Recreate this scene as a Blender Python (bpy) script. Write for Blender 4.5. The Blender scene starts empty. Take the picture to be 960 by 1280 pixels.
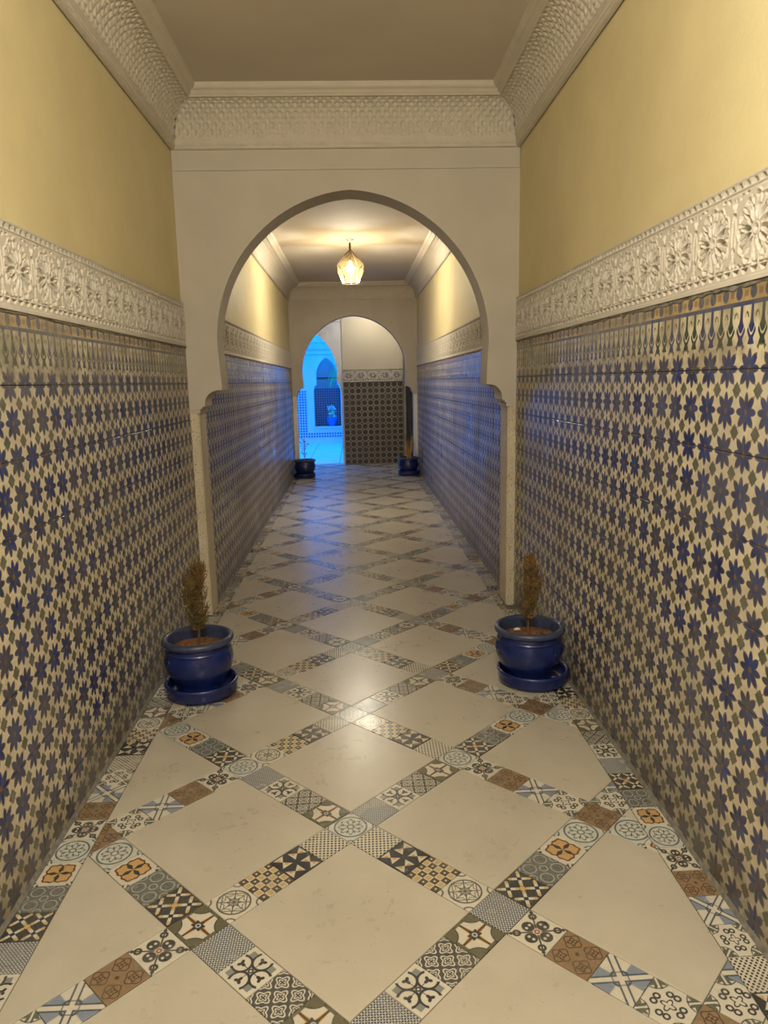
import bpy, math, random
import numpy as np
from mathutils import Matrix, Vector
from mathutils.geometry import tessellate_polygon

R = random.Random(7)
SC = bpy.context.scene
COL = SC.collection
PI = math.pi

# ------------------------------------------------------------------ camera
def cam_axes(p, y, r):
    cy, sy, cp, sp, cr, sr = math.cos(y), math.sin(y), math.cos(p), math.sin(p), math.cos(r), math.sin(r)
    fw = Vector((sy*cp, cy*cp, -sp)); rt = Vector((cy, -sy, 0)); up = rt.cross(fw)
    return cr*rt+sr*up, -sr*rt+cr*up, fw
cd = bpy.data.cameras.new('camera'); cam = bpy.data.objects.new('camera', cd); COL.objects.link(cam)
rt, up, fw = cam_axes(.1786, .0380, -.0217)
cam.matrix_world = Matrix(((rt.x, up.x, -fw.x, 0), (rt.y, up.y, -fw.y, 0), (rt.z, up.z, -fw.z, 1.5), (0, 0, 0, 1)))
cd.sensor_fit = 'HORIZONTAL'; cd.sensor_width = 36; cd.lens = 904.2/960*36; cd.clip_start = .05
SC.camera = cam
# ------------------------------------------------------------------ world, lamps, exposure
w = bpy.data.worlds.new('world'); SC.world = w; w.use_nodes = True
w.node_tree.nodes['Background'].inputs[0].default_value = (.75, .82, 1, 1)
w.node_tree.nodes['Background'].inputs[1].default_value = .05
def lamp(name, loc, power, color, radius):
    l = bpy.data.lights.new(name, 'POINT'); l.energy = power; l.color = color; l.shadow_soft_size = radius
    o = bpy.data.objects.new(name, l); o.location = loc; COL.objects.link(o); return o
LAMP_Y = 8.35
lamp('lantern_light', (.005, LAMP_Y, 2.68), 106, (1, .95, .82), .05)
lamp('near_bay_light', (0, .2, 2.58), 175, (1, .98, .87), .12)
lamp('lobby_light', (.35, 12.75, 2.86), 16, (1, .95, .84), .08)
SKYLIGHT = 6.5
SC.view_settings.view_transform = 'Standard'; SC.view_settings.look = 'None'
SC.view_settings.gamma = 1; SC.view_settings.use_curve_mapping = False
SC.view_settings.exposure = 0.0

# ------------------------------------------------------------------ shader expressions
class S:
    t = None
    def __init__(s, k): s.k = k
    def __add__(a, b): return m('ADD', a, b)
    __radd__ = __add__
    def __sub__(a, b): return m('SUBTRACT', a, b)
    def __rsub__(a, b): return m('SUBTRACT', b, a)
    def __mul__(a, b): return m('MULTIPLY', a, b)
    __rmul__ = __mul__
    def __truediv__(a, b): return m('DIVIDE', a, b)
def m(op, a, b=None, c=None, clamp=False):
    n = S.t.nodes.new('ShaderNodeMath'); n.operation = op; n.use_clamp = clamp
    for i, v in enumerate((a, b, c)):
        if v is None: continue
        if isinstance(v, S): S.t.links.new(v.k, n.inputs[i])
        else: n.inputs[i].default_value = v
    return S(n.outputs[0])
def ab(a): return m('ABSOLUTE', a)
def mn(a, b): return m('MINIMUM', a, b)
def mx(a, b): return m('MAXIMUM', a, b)
def fr(a): return m('FRACT', a)
def fl(a): return m('FLOOR', a)
def sn(a): return m('SINE', a)
def cs(a): return m('COSINE', a)
def ln(x, y): return m('SQRT', x*x+y*y)
def an(x, y): return m('ARCTAN2', y, x)
def lt(a, b, w=.02):            # 1 where a < b, soft edge
    d = (b-a) if isinstance(b, S) or isinstance(a, S) else 0
    return m('MULTIPLY_ADD', d, 1/w, .5, True)
def AND(*a):
    r = a[0]
    for k in a[1:]: r = mn(r, k)
    return r
def OR(*a):
    r = a[0]
    for k in a[1:]: r = mx(r, k)
    return r
def col(c):
    if isinstance(c, S): return c
    n = S.t.nodes.new('ShaderNodeRGB'); n.outputs[0].default_value = (*c, 1); return S(n.outputs[0])
def mix(a, b, f):
    n = S.t.nodes.new('ShaderNodeMix'); n.data_type = 'RGBA'
    if isinstance(f, S): S.t.links.new(f.k, n.inputs[0])
    else: n.inputs[0].default_value = f
    for i, c in ((6, a), (7, b)):
        if isinstance(c, S): S.t.links.new(c.k, n.inputs[i])
        else: n.inputs[i].default_value = (*c, 1)
    return S(n.outputs[2])
def uvxy():
    n = S.t.nodes.new('ShaderNodeUVMap'); s = S.t.nodes.new('ShaderNodeSeparateXYZ')
    S.t.links.new(n.outputs[0], s.inputs[0]); return S(s.outputs[0]), S(s.outputs[1])
def pos():
    n = S.t.nodes.new('ShaderNodeNewGeometry'); s = S.t.nodes.new('ShaderNodeSeparateXYZ')
    S.t.links.new(n.outputs['Position'], s.inputs[0]); return S(n.outputs['Position']), S(s.outputs[0]), S(s.outputs[1]), S(s.outputs[2])
def noise(p, scale, detail=3, rough=.55):
    n = S.t.nodes.new('ShaderNodeTexNoise'); n.inputs['Scale'].default_value = scale
    n.inputs['Detail'].default_value = detail; n.inputs['Roughness'].default_value = rough
    S.t.links.new(p.k, n.inputs['Vector']); return S(n.outputs[0])
def vec(x, y, z=0.):
    n = S.t.nodes.new('ShaderNodeCombineXYZ')
    for i, v in enumerate((x, y, z)):
        if isinstance(v, S): S.t.links.new(v.k, n.inputs[i])
        else: n.inputs[i].default_value = v
    return S(n.outputs[0])
def mat(name, fn):
    """fn() returns dict(color=, rough=, bump=(height, distance), ...)"""
    M = bpy.data.materials.new(name); M.use_nodes = True; S.t = M.node_tree
    b = M.node_tree.nodes['Principled BSDF']; d = fn()
    def put(k, v):
        if isinstance(v, S): S.t.links.new(v.k, b.inputs[k])
        elif isinstance(v, tuple): b.inputs[k].default_value = (*v, 1)
        else: b.inputs[k].default_value = v
    put('Base Color', d['color']); put('Roughness', d.get('rough', .6)); put('Specular IOR Level', d.get('spec', .5))
    if 'metal' in d: put('Metallic', d['metal'])
    if 'emit' in d: put('Emission Color', d['emit']); put('Emission Strength', d['power'])
    if 'coat' in d: put('Coat Weight', d['coat']); put('Coat Roughness', .08)
    if 'bump' in d:
        h, dist = d['bump']; n = S.t.nodes.new('ShaderNodeBump'); n.inputs['Distance'].default_value = dist
        S.t.links.new(h.k, n.inputs['Height']); S.t.links.new(n.outputs[0], b.inputs['Normal'])
    return M
def plain(name, c, rough=.6, var=.12, scale=6, bump=.001, **k):
    def f():
        p = pos()[0]; n = noise(p, scale, 4); q = noise(p, scale*9, 2)
        c2 = tuple(x*(1-var) for x in c); c3 = tuple(min(1, x*(1+var)) for x in c)
        return dict(color=mix(c2, c3, lt(.5, n, .5)), rough=rough, bump=(n+q*.25, bump), **k)
    return mat(name, f)

CREAM = (.56, .51, .42); INK = (.035, .035, .038); GREY = (.20, .21, .20); OLIVE = (.115, .105, .065); GOLD = (.50, .29, .10); BLUEG = (.20, .23, .29)
def finish(c, rough=.28):
    p, X, Y, Z = pos(); n = noise(p, 9, 3)
    return dict(color=mix(c, tuple([.21, .18, .13]), m('MULTIPLY', lt(.55, n, .5), .22)), rough=m('MULTIPLY_ADD', n, .22, rough-.13), spec=.5)
def polar_fold():
    u, v = uvxy(); x = u-.5; y = v-.5; return u, v, x, y, ab(x), ab(y)
def P_dots():
    u, v = uvxy(); a = cs(u*(PI*14)); b = cs(v*(PI*14)); return finish(mix(CREAM, (.07, .06, .05), lt(.18, a*b, .2)))
def P_cross():
    u, v = uvxy(); x = fr(u*2)-.5; y = fr(v*2)-.5; par = fr((fl(u*2)+fl(v*2))*.5)*2
    ax, ay = ab(x), ab(y); k1 = AND(lt(ay, ax*.8, .05), lt(ax, .40)); k2 = AND(lt(ax, ay*.8, .05), lt(ay, .40))
    k = k1*(1-par)+k2*par; c = mix(INK, CREAM, k); c = mix(c, GOLD, AND(lt(mx(ax, ay), .30), k, lt(.12, mx(ax, ay)), lt(x*y, 0., .01)))
    return finish(c)
def P_check():
    u, v = uvxy(); x = fr(u*5)-.5; y = fr(v*5)-.5; par = fr((fl(u*5)+fl(v*5))*.5)*2; r = mx(ab(x), ab(y))
    c = mix((.09, .065, .04), CREAM, lt(r, .13, .06)); g = mix((.48, .34, .15), CREAM, lt(.36, r, .06))
    return finish(mix(c, g, par))
def P_lace():
    u, v, x, y, a, b = polar_fold(); r = ln(x, y); t = an(x, y)
    k = OR(lt(ab(r-.40), .022), lt(ab(r-(.13+.03*cs(t*8))), .022), AND(lt(ab(a-b), .022), lt(r, .42)), AND(lt(mn(a, b), .014), lt(r, .42)),
           lt(ab(a+b-.42), .018), lt(ab(ln(a-.5, b-.5)-.16), .02), lt(ab(r-.27-.03*cs(t*8)), .012))
    return finish(mix(CREAM, (.09, .09, .085), k))
def P_arab():
    u, v = uvxy(); k = None
    for o in (0., .5):
        x = fr(u*2+o)-.5; y = fr(v*2+o)-.5; r = ln(x, y); t = an(x, y)
        q = OR(lt(ab(r-(.27+.07*cs(t*4))), .035, .04), lt(ab(r-(.13+.05*cs(t*4))), .03, .04))
        k = q if k is None else OR(k, q)
    return finish(mix((.07, .07, .07), CREAM, k))
def P_star():
    u, v, x, y, a, b = polar_fold(); r = ln(x, y); t = an(x, y)
    e = ln(a-.52, b-.52); c = mix(OLIVE, (.05, .05, .035), OR(lt(ab(e-.36), .014), lt(ab(ln(a-.5, b)-.14), .010))); c = mix(c, CREAM, AND(lt(.375, e), lt(mx(a, b), .42)))
    ry = AND(lt(mn(a, b), .085-r*.15), lt(r, .43)); c = mix(c, GOLD, ry); c = mix(c, (.09, .045, .02), AND(lt(mn(a, b), .03), lt(r, .43)))
    c = mix(c, INK, lt(r, .14+.035*cs(t*6))); return finish(mix(c, (.45, .45, .42), lt(ab(r-.05), .016)))
def P_dense():
    u, v = uvxy(); a = cs(u*(PI*12)); b = cs(v*(PI*12)); e = mx(a*a*(1-b*b), b*b*(1-a*a))
    c = mix((.48, .47, .44), (.055, .06, .08), lt(.42, e, .25)); return finish(mix(c, (.05, .055, .07), lt(.86, a*a*b*b, .1)))
def P_big():
    u, v, x, y, a, b = polar_fold(); x, y = (x+y)*.80, (x-y)*.80; a, b = ab(x), ab(y); r = ln(x, y); q = ln(a-.25, b-.25); t = an(a-.25, b-.25)
    k = OR(AND(lt(ab(q-.25), .035), lt(mn(a, b), .2)), lt(q, .085+.035*cs(t*3+.8)), AND(lt(ab(a-b), .015), lt(r, .33)), lt(r, .075))
    c = mix(CREAM, INK, k); c = mix(c, GREY, lt(ab(mx(a, b)-.5)+mn(a, b), .12)); return finish(mix(c, CREAM, lt(r, .03)))
def P_leaf():
    u, v, x, y, a, b = polar_fold(); hi = mx(a, b); lo = mn(a, b); q = ln(hi-.24, lo); r = ln(x, y)
    k = AND(lt(q, .15), lt(.035, ln(hi-.24, lo-.06))); s = AND(OR(lt(ab(a-b), .028), lt(ab(ln(a-.33, b-.33)-.07), .030), lt(ln(a-.42, b-.42), .045)), lt(.1, r))
    c = mix(CREAM, (.05, .05, .045), OR(k, s)); return finish(mix(c, (.3, .07, .05), lt(ab(r-.05), .02)))
def P_brown():
    u, v = uvxy(); x = fr(u*2)-.5; y = fr(v*2)-.5; r = ln(x, y); t = an(x, y); X = u-.5; Y = v-.5
    k = OR(lt(ab(r-(.36+.05*cs(t*4))), .03), lt(ab(r-(.17+.05*cs(t*4+PI))), .04), lt(r, .06), lt(ln(X, Y), .05))
    return finish(mix((.235, .15, .083), (.08, .05, .03), k))
def P_ribbon():
    u, v, x, y, a, b = polar_fold(); p = ab(x+y)*.7071; q = ab(x-y)*.7071; r = ln(x, y); d = mn(p, q)
    c = mix(CREAM, BLUEG, lt(x*y, 0., .01)); c = mix(c, (.06, .08, .11), OR(lt(ab(r-.2), .03), lt(d, .098))); c = mix(c, CREAM, lt(d, .055))
    return finish(mix(c, (.06, .08, .11), AND(lt(ab(mx(p, q)-.17), .012), lt(d, .06))))
def P_wheel():
    u, v, x, y, a, b = polar_fold(); r = ln(x, y); t = an(x, y); hi = mx(a, b); lo = mn(a, b)
    k = OR(lt(ab(ln(hi-.27, lo-.075)-.06), .022), lt(ab(r-(.11+.04*cs(t*4))), .02), lt(ab(ln(a-.5, lo*0+b-.5)-.30), .012))
    g = AND(lt(ln(a-.42, b-.42), .17+.04*cs(an(a-.42, b-.42)*9)), lt(.03, ab(a-b))); return finish(mix(mix(CREAM, (.10, .11, .085), g), INK, k))
def P_mosaic():
    u, v = uvxy(); x = fr(u*2)-.5; y = fr(v*2)-.5; a, b = ab(x), ab(y); s = a+b; g = AND(lt(mx(a, b), .42), lt(ab(a-b), .12))
    c = mix((.045, .045, .045), CREAM, AND(g, lt(s, .55), lt(.16, s))); c = mix(c, (.52, .36, .17), AND(g, lt(.5, s)))
    c = mix(c, (.52, .36, .17), lt(ab(u-.5)+ab(v-.5), .09)); return finish(mix(c, (.03, .03, .03), lt(s, .12)))
def P_circ():
    u, v = uvxy(); k = None
    for o in (0., .5):
        x = fr(u*2+o)-.5; y = fr(v*2+o)-.5; r = ln(x, y); q = lt(ab(r-.33), .03, .04) if o == 0 else lt(ab(r-.20), .03, .04); k = q if k is None else OR(k, q)
    n = noise(vec(u, v), 16, 2); return finish(mix(mix((.10, .10, .09), (.17, .17, .155), lt(.5, n, .3)), (.34, .34, .32), k))
def P_gold():
    u, v, x, y, a, b = polar_fold(); r = ln(x, y); t = an(x, y); e = .375-.045*cs(t*4)-.018*cs(t*12); g = lt(r, e)
    c = mix(CREAM, (.13, .04, .02), lt(r, e+.035)); c = mix(c, (.50, .31, .12), lt(r, e-.02)); dl = mn(a, b)
    c = mix(c, INK, AND(lt(dl, .07-ab(r-.18)*.4), lt(r, .33))); return finish(mix(c, INK, AND(lt(ln(a-.5, b-.5), .14), lt(.05, ab(a-b)))))
def P_gwheel():
    u, v, x, y, a, b = polar_fold(); r = ln(x, y); t = an(x, y)
    k = OR(lt(ab(r-.44), .025), lt(ab(r-(.27+.07*cs(t*8))), .022), lt(ab(r-.09), .02), AND(lt(.12, r), lt(r, .3), lt(cs(t*8), -.8, .2)), lt(ab(ln(a-.5, b-.5)-.1), .02))
    return finish(mix((.50, .50, .45), (.10, .11, .11), k))
PAT = [mat('patterned_tile_'+f.__name__[2:], f) for f in (P_dots, P_cross, P_check, P_lace, P_arab, P_star, P_dense, P_big, P_leaf, P_brown, P_ribbon, P_wheel, P_mosaic, P_circ, P_gold, P_gwheel)]

def M_big():
    p, X, Y, Z = pos(); n = noise(p, 3.1, 5); q = noise(p, 23, 4, .65); s = noise(p, 1.1, 2)
    c = mix((.41, .362, .288), (.485, .435, .352), lt(.5, n, .4)); c = mix(c, (.36, .31, .24), m('MULTIPLY', lt(.62, q, .5), .20))
    return dict(color=c, rough=m('MULTIPLY_ADD', q, .16, .17)+n*.10, bump=(s*2+q*.04, .0016), spec=.55)
BIGM = mat('cream_stone_tile', M_big)
GROUT = plain('olive_floor_grout', (.13, .115, .08), .9)

def stain(c, Z, p):            # lime bloom and rubbed glaze on old wall tiles, grime along the foot
    n = noise(p, 2.3, 5, .62); k = noise(p, 14, 4, .6)
    c = mix(c, (.19, .175, .145), m('MULTIPLY', lt(.52, n, .25), .38)); g = noise(p, 5, 4, .7)
    c = mix(c, (.10, .085, .06), m('MULTIPLY', AND(lt(Z+g*.55, .42, .25), lt(.36, k, .2)), .62))
    return c, n, k
def flower_field(x, y, p):
    a = .5-ab(fr(x)-.5); b = .5-ab(fr(y)-.5); hi = mx(a, b); lo = mn(a, b); c = .5-hi
    t = (hi+lo)*.7071; s = (hi-lo)*.7071; r = ln(a, b)
    ex = (hi-.25)/.178; ey = lo/.080; dx = (t-.250)/.190; dy = s/.094; pe = ex*ex+ey*ey; pd = dx*dx+dy*dy
    petal = OR(lt(pe, 1., .25), lt(pd, 1., .25)); line = OR(lt(pe, 1.5, .2), lt(pd, 1.5, .2), lt(ab(c-(.5-lo)), .018, .014)*lt(.30, lo), lt(r, .22))
    green = AND(lt(.5-lo+c, .185), lt(.36, lo), lt(c, .12)); line = mx(line, AND(lt(.5-lo+c, .215), lt(c, .14)))
    wn = noise(p, 6.5, 3, .7); wm = noise(p, 19, 2)
    blue = mix((.010, .018, .095), (.030, .048, .19), lt(.5, wm, .3)); blue = mix(blue, (.085, .080, .080), m('MULTIPLY', lt(.52, wn, .20), .72))
    cc = mix((.58, .495, .35), (.66, .58, .43), lt(.5, wm, .3)); cc = mix(cc, (.15, .115, .075), line); cc = mix(cc, blue, petal)
    cc = mix(cc, mix((.06, .085, .05), (.17, .155, .115), lt(.5, wn, .3)), green); return mix(cc, (.17, .09, .03), lt(r, .065))
def M_flower():
    u, v = uvxy(); p, X, Y, Z = pos(); c, n, k = stain(flower_field(u*2, v*2, p), Z, p)
    return dict(color=c, rough=m('MULTIPLY_ADD', n, .25, .17)+lt(.47, n, .3)*.10, bump=(k+noise(p, 5, 2)*3, .0011), spec=.6)
FLOWER = mat('blue_flower_wall_tile', M_flower)
def M_border():
    u, v = uvxy(); p, X, Y, Z = pos()
    c = flower_field(u*2, v*1.9, p); wn = noise(p, 9, 3, .7)
    c = mix(c, (.66, .57, .40), AND(lt(ab(fr(u*2)-.5), .16+ab(v-.16)*-.6), lt(ab(v-.16), .11)))
    cell = fl(u*4+.5); alt = fr(cell*.5)*2; d = .5-ab(fr(u*4)-.5); t = (v-.29)/.46; e = (t-.36)/.17
    body = .13+.27*m('POWER', 2.718, 0-e*e)+.16*lt(t, .10, .12)
    vase = lt(d, body, .06); vc = mix((.02, .03, .14), (.015, .045, .035), lt(.6, fr(cell*.333), .1)); vc = mix(vc, (.70, .60, .40), AND(lt(ab(t-.27+d*d*-2.2), .03, .03)))
    z = mix((.68, .60, .42), vc, vase); cap = AND(lt(.70, t), lt(ab(ln((.5-d)*.9, (t-.70)*1.0)-.13), .035, .03)); z = mix(z, mix(INK, (.45, .28, .07), alt), cap)
    c = mix(c, z, lt(.29, v, .01)); c = mix(c, (.02, .04, .15), lt(.755, v, .01))
    du = .5-ab(fr(u*3)-.5); q = mix((.56, .38, .14), (.02, .035, .13), lt(ln(du*.9, (v-.905)*2.6), .21, .06)); q = mix(q, (.30, .16, .05), AND(lt(.36, du), lt(ab(v-.9), .04)))
    c = mix(c, q, lt(.81, v, .01)); c = mix(c, (.12, .10, .07), lt(.49, wn, .2)*.55); c, n, k = stain(c, Z, p)
    return dict(color=c, rough=m('MULTIPLY_ADD', n, .25, .12), bump=(k, .0008), spec=.6)
BORDER = mat('blue_vase_border_tile', M_border)
def M_star2():
    u, v = uvxy(); x = fr(u*2)-.5; y = fr(v*2)-.5; a, b = ab(x), ab(y); r = ln(a, b); t = an(x, y); p, X, Y, Z = pos()
    c = mix((.33, .28, .215), (.018, .013, .014), lt(r, .37+.03*cs(t*8))); c = mix(c, (.20, .15, .11), lt(ab(r-.15), .03)); c = mix(c, (.03, .025, .03), lt(ab(a-.5)+ab(b-.5), .17))
    c = mix(c, (.16, .13, .10), lt(.5, noise(p, 5, 4), .3)*.5); return dict(color=c, rough=.5, spec=.2)
STAR2 = mat('dark_rosette_wall_tile', M_star2)
def M_patio():
    u, v = uvxy(); x = fr(u*2)-.5; y = fr(v*2)-.5; return dict(color=mix((.62, .66, .70), (.03, .07, .20), lt(ln(x, y), .33, .08)), rough=.3)
PATIO = mat('dotted_patio_tile', M_patio)
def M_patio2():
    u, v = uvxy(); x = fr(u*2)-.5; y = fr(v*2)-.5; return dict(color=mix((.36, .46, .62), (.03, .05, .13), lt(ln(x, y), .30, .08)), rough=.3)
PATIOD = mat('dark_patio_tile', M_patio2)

def M_yellow():
    p, X, Y, Z = pos(); n = noise(p, 1.3, 4, .6); q = noise(p, 60, 3); d = noise(p, 4, 5, .7)
    c = mix((.66, .555, .31), (.75, .645, .375), lt(.5, n, .4)); c = mix(c, (.42, .33, .16), m('MULTIPLY', lt(.60, d, .4), .15)); return dict(color=c, rough=.62, bump=(q+n*2, .0008), spec=.25)
YELLOW = mat('ochre_wall_plaster', M_yellow)
PLASTER = plain('stone_grey_plaster', (.545, .485, .405), .7, .07, 3, .0012, spec=.3)
CARVED = plain('carved_white_plaster', (.60, .545, .465), .75, .06, 14, .0006, spec=.25)
SHADEP = plain('pocket_shade_brown', (.13, .105, .075), .95, .3, 40, .002)  # shade of the deep frieze pockets, put into a dark colour
CORN = plain('cornice_plaster', (.60, .53, .43), .75, .06, 14, .0006, spec=.25)
CEIL = plain('ceiling_plaster', (.60, .53, .44), .8, .05, 2, .0008, spec=.2)
WHITEP = plain('white_plaster', (.78, .76, .73), .7, .04, 3, .001, spec=.3)
BEIGE = plain('beige_wall_plaster', (.66, .58, .43), .7, .05, 2, .001, spec=.3)
MORTAR = plain('grey_mortar', (.20, .185, .16), .95, .4, 40, .003)
BACKING = plain('tile_bed_mortar', (.13, .115, .09), .95, .2, 20, .001)
def M_speck():
    p, X, Y, Z = pos(); q = noise(p, 120, 2, .7); n = noise(p, 5, 4)
    c = mix((.70, .61, .46), (.60, .51, .37), lt(.5, n, .3)); c = mix(c, (.16, .11, .07), lt(.635, q, .05)); return dict(color=c, rough=.55, bump=(0-lt(.635, q, .05), .002))
SPECK = mat('pitted_stone', M_speck)
def M_pot():
    p, X, Y, Z = pos(); n = noise(p, 14, 4); q = noise(p, 90, 3, .7)
    c = mix((.006, .013, .085), (.011, .023, .135), lt(.5, n, .4)); c = mix(c, (.16, .17, .24), m('MULTIPLY', lt(.70, q, .05), .6)); return dict(color=c, rough=.24, bump=(n, .001), spec=.6)
POT = mat('cobalt_glazed_clay', M_pot)
RIM = plain('worn_blue_glaze', (.04, .05, .105), .35, .3, 30)
SOIL = plain('red_brown_soil', (.17, .075, .028), .95, .5, 60, .004)
DRY = plain('dry_foliage', (.17, .095, .030), .8, .5, 25)
DRYG = plain('green_foliage', (.10, .085, .022), .8, .5, 25)
TWIG = plain('dead_twig', (.12, .07, .035), .8, .3, 30)
STRAW = plain('straw_stalk', (.42, .26, .10), .8, .3, 30)
BRASS = plain('dark_bronze', (.10, .07, .04), .4, .2, 30, metal=.8)
CHROME = plain('pale_metal', (.6, .55, .45), .35, .1, 30, metal=.8)
PALM = plain('palm_green', (.16, .62, .20), .6, .3, 12)
WHITEF = plain('white_petal', (.85, .83, .83), .7, .1, 30)
DARKL = plain('purple_dark_leaf', (.06, .04, .06), .7, .3, 30)
WOOD = plain('dark_wood', (.028, .017, .014), .5, .4, 9)
def M_glass(nm, tint, f):
    M = bpy.data.materials.new(nm); M.use_nodes = True; t = M.node_tree; t.nodes.clear()
    o = t.nodes.new('ShaderNodeOutputMaterial'); a = t.nodes.new('ShaderNodeBsdfTransparent'); b = t.nodes.new('ShaderNodeBsdfTranslucent'); g = t.nodes.new('ShaderNodeBsdfGlossy')
    a.inputs[0].default_value = (*tint, 1); b.inputs[0].default_value = (1, .66, .28, 1); g.inputs['Roughness'].default_value = .1
    x = t.nodes.new('ShaderNodeMixShader'); x.inputs[0].default_value = f; y = t.nodes.new('ShaderNodeMixShader'); y.inputs[0].default_value = .03
    t.links.new(a.outputs[0], x.inputs[1]); t.links.new(b.outputs[0], x.inputs[2]); t.links.new(x.outputs[0], y.inputs[1]); t.links.new(g.outputs[0], y.inputs[2]); t.links.new(y.outputs[0], o.inputs[0]); return M
GLASS = M_glass('clear_lantern_glass', (1, .97, .90), .022); AMBER = M_glass('amber_lantern_glass', (.46, .38, .27), .020)
def emis(name, c, s): return mat(name, lambda: dict(color=(0., 0., 0.), emit=c, power=s, spec=0))
BULB = emis('lit_bulb', (1, .80, .48), 40.); SKYM = emis('blue_skylight', (.008, .22, 1.), SKYLIGHT)

# ------------------------------------------------------------------ mesh building
class MB:
    def __init__(s): s.v = []; s.f = []; s.uv = []; s.mi = []
    def add(s, vs, fs, uvs=None, mi=0):
        o = len(s.v); s.v += [tuple(p) for p in vs]; s.uv += list(uvs) if uvs is not None else [(0., 0.)]*len(vs)
        s.f += [tuple(i+o for i in f) for f in fs]; s.mi += [mi]*len(fs); return s
    def box(s, a, b, mi=0):
        (x0, y0, z0), (x1, y1, z1) = a, b
        vs = [(x, y, z) for z in (z0, z1) for y in (y0, y1) for x in (x0, x1)]
        return s.add(vs, [(0, 2, 3, 1), (4, 5, 7, 6), (0, 1, 5, 4), (2, 6, 7, 3), (0, 4, 6, 2), (1, 3, 7, 5)], None, mi)
    def tube(s, pts, rs, n=8, cap=True, mi=0):
        pts = [Vector(p) for p in pts]; rs = rs if isinstance(rs, (list, tuple)) else [rs]*len(pts); vs = []
        for i, p in enumerate(pts):
            d = (pts[min(i+1, len(pts)-1)]-pts[max(i-1, 0)]).normalized(); a = d.orthogonal().normalized() if i == 0 else (a-d*a.dot(d)).normalized(); b = d.cross(a)
            vs += [p+(a*math.cos(k*2*PI/n)+b*math.sin(k*2*PI/n))*rs[i] for k in range(n)]
        fs = [(i*n+k, i*n+(k+1) % n, (i+1)*n+(k+1) % n, (i+1)*n+k) for i in range(len(pts)-1) for k in range(n)]
        if cap: fs += [tuple(range(n-1, -1, -1)), tuple(range((len(pts)-1)*n, len(pts)*n))]
        return s.add(vs, fs, None, mi)
    def lathe(s, prof, n=48, c=(0, 0, 0), mi=0, wob=None):
        vs = []
        for r, z in prof:
            for k in range(n):
                t = 2*PI*k/n; q = r+(wob(t, z) if wob else 0); vs.append((c[0]+q*math.cos(t), c[1]+q*math.sin(t), c[2]+z))
        fs = [(i*n+k, i*n+(k+1) % n, (i+1)*n+(k+1) % n, (i+1)*n+k) for i in range(len(prof)-1) for k in range(n)]
        return s.add(vs, fs, None, mi)
    def data(s, name, mats, smooth=False):
        d = bpy.data.meshes.new(name); d.from_pydata(s.v, [], s.f)
        for x in (mats if isinstance(mats, (list, tuple)) else [mats]): d.materials.append(x)
        d.polygons.foreach_set('material_index', s.mi)
        u = d.uv_layers.new(name='UVMap'); idx = np.empty(len(d.loops), int); d.loops.foreach_get('vertex_index', idx)
        u.data.foreach_set('uv', np.array(s.uv, float)[idx].ravel())
        if smooth: d.polygons.foreach_set('use_smooth', [True]*len(s.f))
        d.update(); return d
def obj(name, data, parent=None, loc=(0, 0, 0)):
    o = bpy.data.objects.new(name, data); COL.objects.link(o); o.location = loc
    if parent: o.parent = parent
    return o
def build(name, mb, mats, parent=None, smooth=False, loc=(0, 0, 0), stuff=False):
    o = obj(name, mb.data(name, mats, smooth), parent, loc)
    if stuff: o['kind'] = 'stuff'
    return o
def tag(o, label, cat, group=None, kind=None):
    o['label'] = label; o['category'] = cat
    if group: o['group'] = group
    if kind: o['kind'] = kind
    return o
def empty(name, loc=(0, 0, 0)): return obj(name, None, None, loc)
def struct(name, mb, mats, label, cat, smooth=False): return tag(build(name, mb, mats, None, smooth), label, cat, None, 'structure')
def clip(poly, nx, ny, d):      # keep nx*x+ny*y <= d
    out = []
    for i, p in enumerate(poly):
        q = poly[(i+1) % len(poly)]; a = nx*p[0]+ny*p[1]-d; b = nx*q[0]+ny*q[1]-d
        if a <= 0: out.append(p)
        if (a < 0 < b) or (b < 0 < a): t = a/(a-b); out.append((p[0]+(q[0]-p[0])*t, p[1]+(q[1]-p[1])*t))
    return out
def area(p): return .5*sum(p[i][0]*p[(i+1) % len(p)][1]-p[(i+1) % len(p)][0]*p[i][1] for i in range(len(p)))
def slab(mb, poly, z0, z1, bev, frame, uvs, mi=0):
    """convex polygon prism with chamfered top; frame maps (x, y, z) to 3D, uvs maps (x, y) to uv"""
    n = len(poly); cx = sum(p[0] for p in poly)/n; cy = sum(p[1] for p in poly)/n; inner = []
    for p in poly:
        d = math.hypot(p[0]-cx, p[1]-cy) or 1; k = max(0, 1-bev*1.4/d); inner.append((cx+(p[0]-cx)*k, cy+(p[1]-cy)*k))
    vs = [frame(x, y, z0) for x, y in poly]+[frame(x, y, z1-bev*.7) for x, y in poly]+[frame(x, y, z1) for x, y in inner]
    uv = [uvs(x, y) for x, y in poly]*2+[uvs(x, y) for x, y in inner]; fs = [tuple(range(2*n, 3*n))]
    for k in (0, 1): fs += [(k*n+i, k*n+(i+1) % n, (k+1)*n+(i+1) % n, (k+1)*n+i) for i in range(n)]
    return mb.add(vs, fs, uv, mi)

# ------------------------------------------------------------------ dimensions of the corridor
XL1, XL2, XR = -1.035, -.99, 1.04
Y0, YA, YA2, YB, YB2, YE = -2.4, 4.64, 4.87, 11.9, 12.13, 13.35
ZD, ZF, ZC1, ZC2, ZK1, ZK2 = 1.73, 1.99, 2.87, 2.79, 3.17, 3.04
BXL, BXR = -.908, .932

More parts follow.
